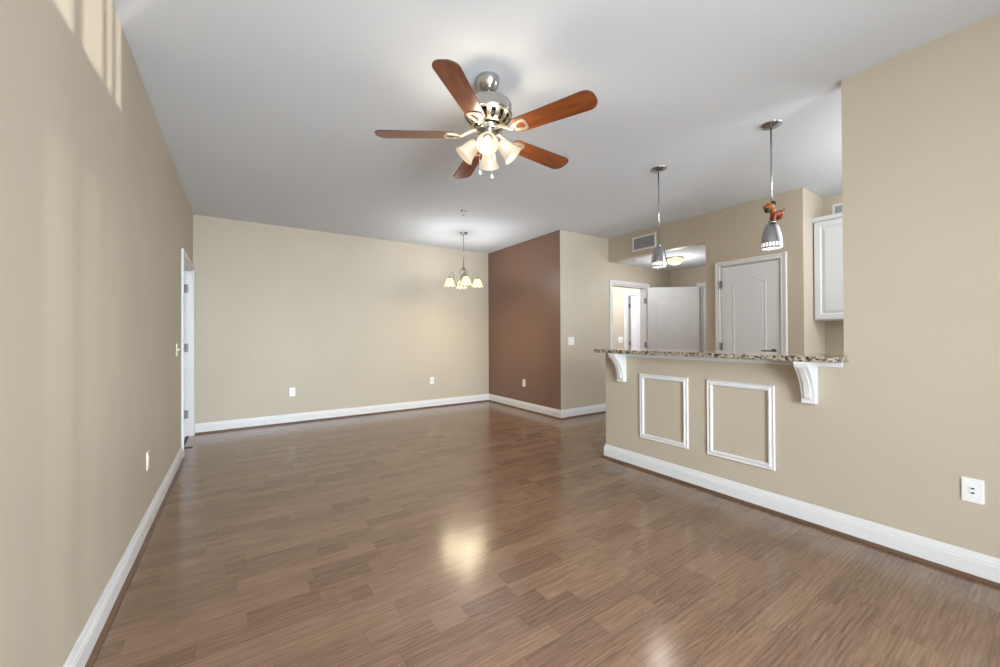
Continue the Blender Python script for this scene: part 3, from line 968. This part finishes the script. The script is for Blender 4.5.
# ------------------------------------------------------------------ chandelier
ch = thing('chandelier', 'nickel chandelier with four glowing yellow glass shades near the far wall', 'chandelier', (3.252, 5.112, H))
m = MB(); m.lathe([(0, -0.026), (0.012, -0.026), (0.040, -0.018), (0.058, -0.006), (0.060, 0)], 32); m.build('canopy', M_nickel, ch)
m = MB(); m.tube([(0, 0, -0.02), (0, 0, -0.52)], 0.0065, 10); m.build('rod', M_nickel, ch)
m = MB(); m.lathe([(0.0, -0.505), (0.014, -0.510), (0.024, -0.522), (0.024, -0.535), (0.013, -0.550), (0.011, -0.600), (0.018, -0.640), (0.026, -0.680), (0.030, -0.720), (0.024, -0.755), (0.012, -0.775), (0.010, -0.800), (0.0, -0.812)], 24); m.build('column', M_nickel, ch)
phi0 = math.radians(-33.75)
for k in range(4):
    a = phi0 + k * PI / 2 + math.radians(14)
    ca, sa = math.cos(a), math.sin(a)
    pr = [(0.012, -0.745), (0.050, -0.775), (0.095, -0.770), (0.130, -0.725), (0.145, -0.665), (0.158, -0.615), (0.178, -0.590), (0.198, -0.600), (0.207, -0.630), (0.207, -0.665)]
    m = MB(); m.tube([(r * ca, r * sa, z) for r, z in pr], 0.0062, 8)
    # the second, thinner scroll that hangs from the top of the column
    pr2 = [(0.020, -0.530), (0.050, -0.548), (0.062, -0.590), (0.050, -0.650), (0.045, -0.710), (0.060, -0.770)]
    m.tube([(r * ca, r * sa, z) for r, z in pr2], 0.0045, 8)
    m.build('arm', M_nickel, ch)
    Ms = Matrix.Translation((0.207 * ca, 0.207 * sa, -0.665))
    m = MB(); m.lathe([(0, 0.008), (0.016, 0.006), (0.022, -0.006), (0.026, -0.020), (0, -0.020)], 20, Ms); m.build('socket_cup', M_nickel, ch)
    m = MB()
    bell = [(0.022, -0.012), (0.036, -0.020), (0.049, -0.036), (0.058, -0.058), (0.065, -0.084), (0.073, -0.110), (0.083, -0.130)]
    m.lathe(bell, 48, Ms, wob=lambda i, an: (0.010 * math.sin(8 * an) if i == 6 else 0.004 * math.sin(8 * an) if i == 5 else 0))
    g = m.build('glass_shade', M_chglass, ch)
    m = MB(); m.ball((0.207 * ca, 0.207 * sa, -0.665 - 0.090), 0.027, sc=(1, 1, 1.25)); m.build('bulb', M_bulb, g)
    spot('chandelier_bulb', (0.207 * ca, 0.207 * sa, -0.665 - 0.135), (0.3 * ca, 0.3 * sa, -1), 12.0, (1.0, 0.84, 0.56), 170, 0.06, 0.6, ch)
    spot('chandelier_glow', (0.245 * ca, 0.245 * sa, -0.640), (1.1 * ca, 1.1 * sa, 1), 14.0, (0.96, 0.98, 1.0), 165, 0.07, 1.0, ch)


# ------------------------------------------------------------------ ceiling fan
FX, FY = 1.716, 1.963
fan = thing('ceiling_fan', 'nickel ceiling fan with five cherry wood blades and four lit glass shades', 'ceiling fan', (FX, FY, H))
m = MB(); m.lathe([(0.0, -0.085), (0.026, -0.085), (0.036, -0.078), (0.052, -0.060), (0.064, -0.036), (0.070, -0.012), (0.071, 0.0)], 40); m.build('canopy', M_nickel, fan)
m = MB(); m.tube([(0, 0, -0.08), (0, 0, -0.160)], 0.013, 16); m.lathe([(0.0, -0.088), (0.020, -0.088), (0.028, -0.100), (0.028, -0.112), (0.0, -0.112)], 24); m.build('downrod', M_nickel, fan)
DROP = Matrix.Translation((0, 0, -0.032))
m = MB(); m.lathe([(0.0, -0.108), (0.060, -0.108), (0.115, -0.114), (0.136, -0.124), (0.140, -0.134), (0.140, -0.176), (0.143, -0.180), (0.143, -0.192), (0.138, -0.196), (0.0, -0.196)], 56, DROP); m.build('motor_housing', M_nickel, fan)
# lower pierced skirt of the motor, below the drum
m = MB()
SEG = 60
m.lathe([(0.138, -0.190), (0.132, -0.206), (0.118, -0.232), (0.098, -0.248), (0.084, -0.252)], SEG, DROP, skip=lambda k, i: i in (1, 2) and k % 4 in (1, 2))
m.lathe([(0.084, -0.2535), (0.099, -0.2495), (0.1195, -0.2335), (0.1335, -0.207), (0.1395, -0.191)], SEG, DROP, skip=lambda k, i: i in (1, 2) and k % 4 in (1, 2))
m.build('pierced_skirt', M_lamplit, fan)
m = MB(); m.lathe([(0.10, -0.196), (0.112, -0.225), (0.080, -0.244), (0.0, -0.246)], 40, DROP); m.build('motor_core', M_dark, fan)
ZB = -0.338            # blade plane below the ceiling
m = MB(); m.lathe([(0.0, -0.246), (0.070, -0.250), (0.078, -0.262), (0.078, -0.276), (0.066, -0.284), (0.0, -0.284)], 40, DROP); m.build('flywheel', M_nickel, fan)


def mk_blade(phi):
    Mb = Matrix.Rotation(phi, 4, 'Z') @ Matrix.Translation((0, 0, ZB)) @ Matrix.Rotation(math.radians(BLADE_PITCH), 4, 'X')
    n = 8
    L0, L1 = 0.178, 0.665
    top = []
    # outline: rounded root, slightly widening, broad rounded tip
    w0, w1, rt_ = 0.056, 0.069, 0.055
    top.append((L0 + 0.0, -w0 + 0.030)); top.append((L0 + 0.008, -w0 + 0.012)); top.append((L0 + 0.028, -w0))
    for i in range(n + 1):
        a = -PI / 2 + (PI / 2) * i / n
        top.append((L1 - rt_ + rt_ * math.cos(a) * 1.0, -w1 + rt_ + rt_ * math.sin(a)))
    for i in range(n + 1):
        a = (PI / 2) * i / n
        top.append((L1 - rt_ + rt_ * math.cos(a), w1 - rt_ + rt_ * math.sin(a)))
    top += [(L0 + 0.028, w0), (L0 + 0.008, w0 - 0.012), (L0, w0 - 0.030)]
    m = MB(); m.prism(top, -0.003, 0.003, Mb)
    # the mesh keeps its own frame so the grain runs along the blade
    me = m.build('blade', [M_blade, M_blade_edge], fan)
    k = len(top)
    for p in me.data.polygons:
        if len(p.vertices) == 4: p.material_index = 1
    inv = Mb.inverted()
    for v in me.data.vertices: v.co = inv @ v.co
    me.matrix_local = Mb
    # blade iron
    q = MB()
    zt = -0.0095
    arm = [(0.060, -0.016), (0.120, -0.010), (0.170, -0.011), (0.195, -0.020), (0.195, 0.020), (0.170, 0.011), (0.120, 0.010), (0.060, 0.016)]
    Mi = Matrix.Rotation(phi, 4, 'Z')
    q.tube([Mi @ Vector((0.050, 0, -0.304)), Mi @ Vector((0.090, 0, -0.306)), Mi @ Vector((0.130, 0, -0.326)), Mi @ Vector((0.162, 0, ZB - 0.008)), Mi @ Vector((0.190, 0, ZB - 0.008))], [0.013, 0.012, 0.010, 0.010, 0.008], 10)
    outer = []; inner = []
    N_ = 28
    for i in range(N_):
        a = 2 * PI * i / N_
        u = 0.5 + 0.5 * math.cos(a)                 # 0 at hub side, 1 at blade side
        half = 0.016 + 0.040 * u ** 0.9
        x = 0.212 + 0.052 * math.cos(a)
        sgn = math.sin(a)
        yo = (abs(sgn) ** 0.55) * (1 if sgn >= 0 else -1) * half
        outer.append((x, yo))
        inner.append((0.222 + 0.028 * math.cos(a), yo * 0.56))
    q.ringprism(outer, inner, zt, -0.0035, Mb)
    q.build('blade_iron', M_iron, fan)


BLADE_PITCH = -10.5
for k in range(5): mk_blade(math.radians(4.4 + 72 * k))

m = MB(); m.lathe([(0.0, -0.300), (0.046, -0.304), (0.047, -0.310), (0.047, -0.345), (0.050, -0.352), (0.050, -0.366), (0.042, -0.378), (0.022, -0.390), (0.010, -0.396), (0.0, -0.400)], 40)
m.build('switch_housing', M_nickel, fan)
TILT = math.radians(43)
for k in range(4):
    a = math.radians(-124 + 90 * k)
    ca, sa = math.cos(a), math.sin(a)
    m = MB()
    m.tube([(0.036 * ca, 0.036 * sa, -0.360), (0.052 * ca, 0.052 * sa, -0.357), (0.063 * ca, 0.063 * sa, -0.363), (0.068 * ca, 0.068 * sa, -0.376)], 0.011, 10)
    arm = m.build('lamp_arm', M_nickel, fan)
    # local -z of the shade points outward and down
    Ms = Matrix.Translation((0.064 * ca, 0.064 * sa, -0.372)) @ Matrix.Rotation(a, 4, 'Z') @ Matrix.Rotation(-TILT, 4, 'Y') @ Matrix.Scale(0.93, 4)
    m = MB(); m.lathe([(0.0, 0.006), (0.018, 0.004), (0.024, -0.006), (0.026, -0.026), (0.0, -0.026)], 24, Ms); m.build('socket_cup', M_nickel, fan)
    bell = [(0.026, -0.014), (0.034, -0.022), (0.041, -0.040), (0.045, -0.064), (0.049, -0.088), (0.056, -0.110), (0.064, -0.126), (0.068, -0.132)]
    m = MB(); m.lathe(bell, 40, Ms); m.lathe([(r - 0.003, z) for r, z in bell[::-1]], 40, Ms)
    g = m.build('glass_shade', M_fanglass, fan)
    m = MB(); m.ball((0, 0, -0.078), 0.024, sc=(1, 1, 1.35), M=Ms); m.build('bulb', M_bulb, g)
    ax = (Ms.to_3x3() @ Vector((0, 0, -1))).normalized()
    spot('fan_bulb', Ms @ Vector((0, 0, -0.136)), ax, 3.8, (1.0, 0.91, 0.78), 165, 0.055, 0.7, fan)
    b = a + PI / 4
    spot('fan_glow', (0.10 * math.cos(b), 0.10 * math.sin(b), -0.440), (0.75 * math.cos(b), 0.75 * math.sin(b), 1), 3.8, (1.0, 0.86, 0.66), 150, 0.04, 1.0, fan)
for (lx, ly, z0, z1) in ((-0.052, 0.012, -0.372, -0.560), (-0.006, -0.045, -0.372, -0.592)):
    m = MB(); m.tube([(lx, ly, z0), (lx, ly, z1)], 0.0016, 6)
    c = m.build('pull_chain', M_chain, fan)
    m = MB(); m.ball((lx, ly, z1 - 0.010), 0.0115); m.lathe([(0.0, z1 + 0.012), (0.004, z1 + 0.010), (0.006, z1 - 0.002)], 10, Matrix.Translation((lx, ly, 0))); m.build('chain_knob', M_crystal, c)

# ------------------------------------------------------------------ unseen lights of the neighbouring rooms
point('bedroom_lamp', (5.9, 5.6, 2.2), 90, (0.95, 0.97, 1.0), 0.2)
point('closet_lamp', (-0.9, 5.0, 2.3), 14, (1.0, 0.97, 0.92), 0.15)
point('kitchen_fill', (4.7, 0.2, 2.45), 62, (0.92, 0.96, 1.0), 0.2)  # added light to brighten the kitchen, no fixture modelled
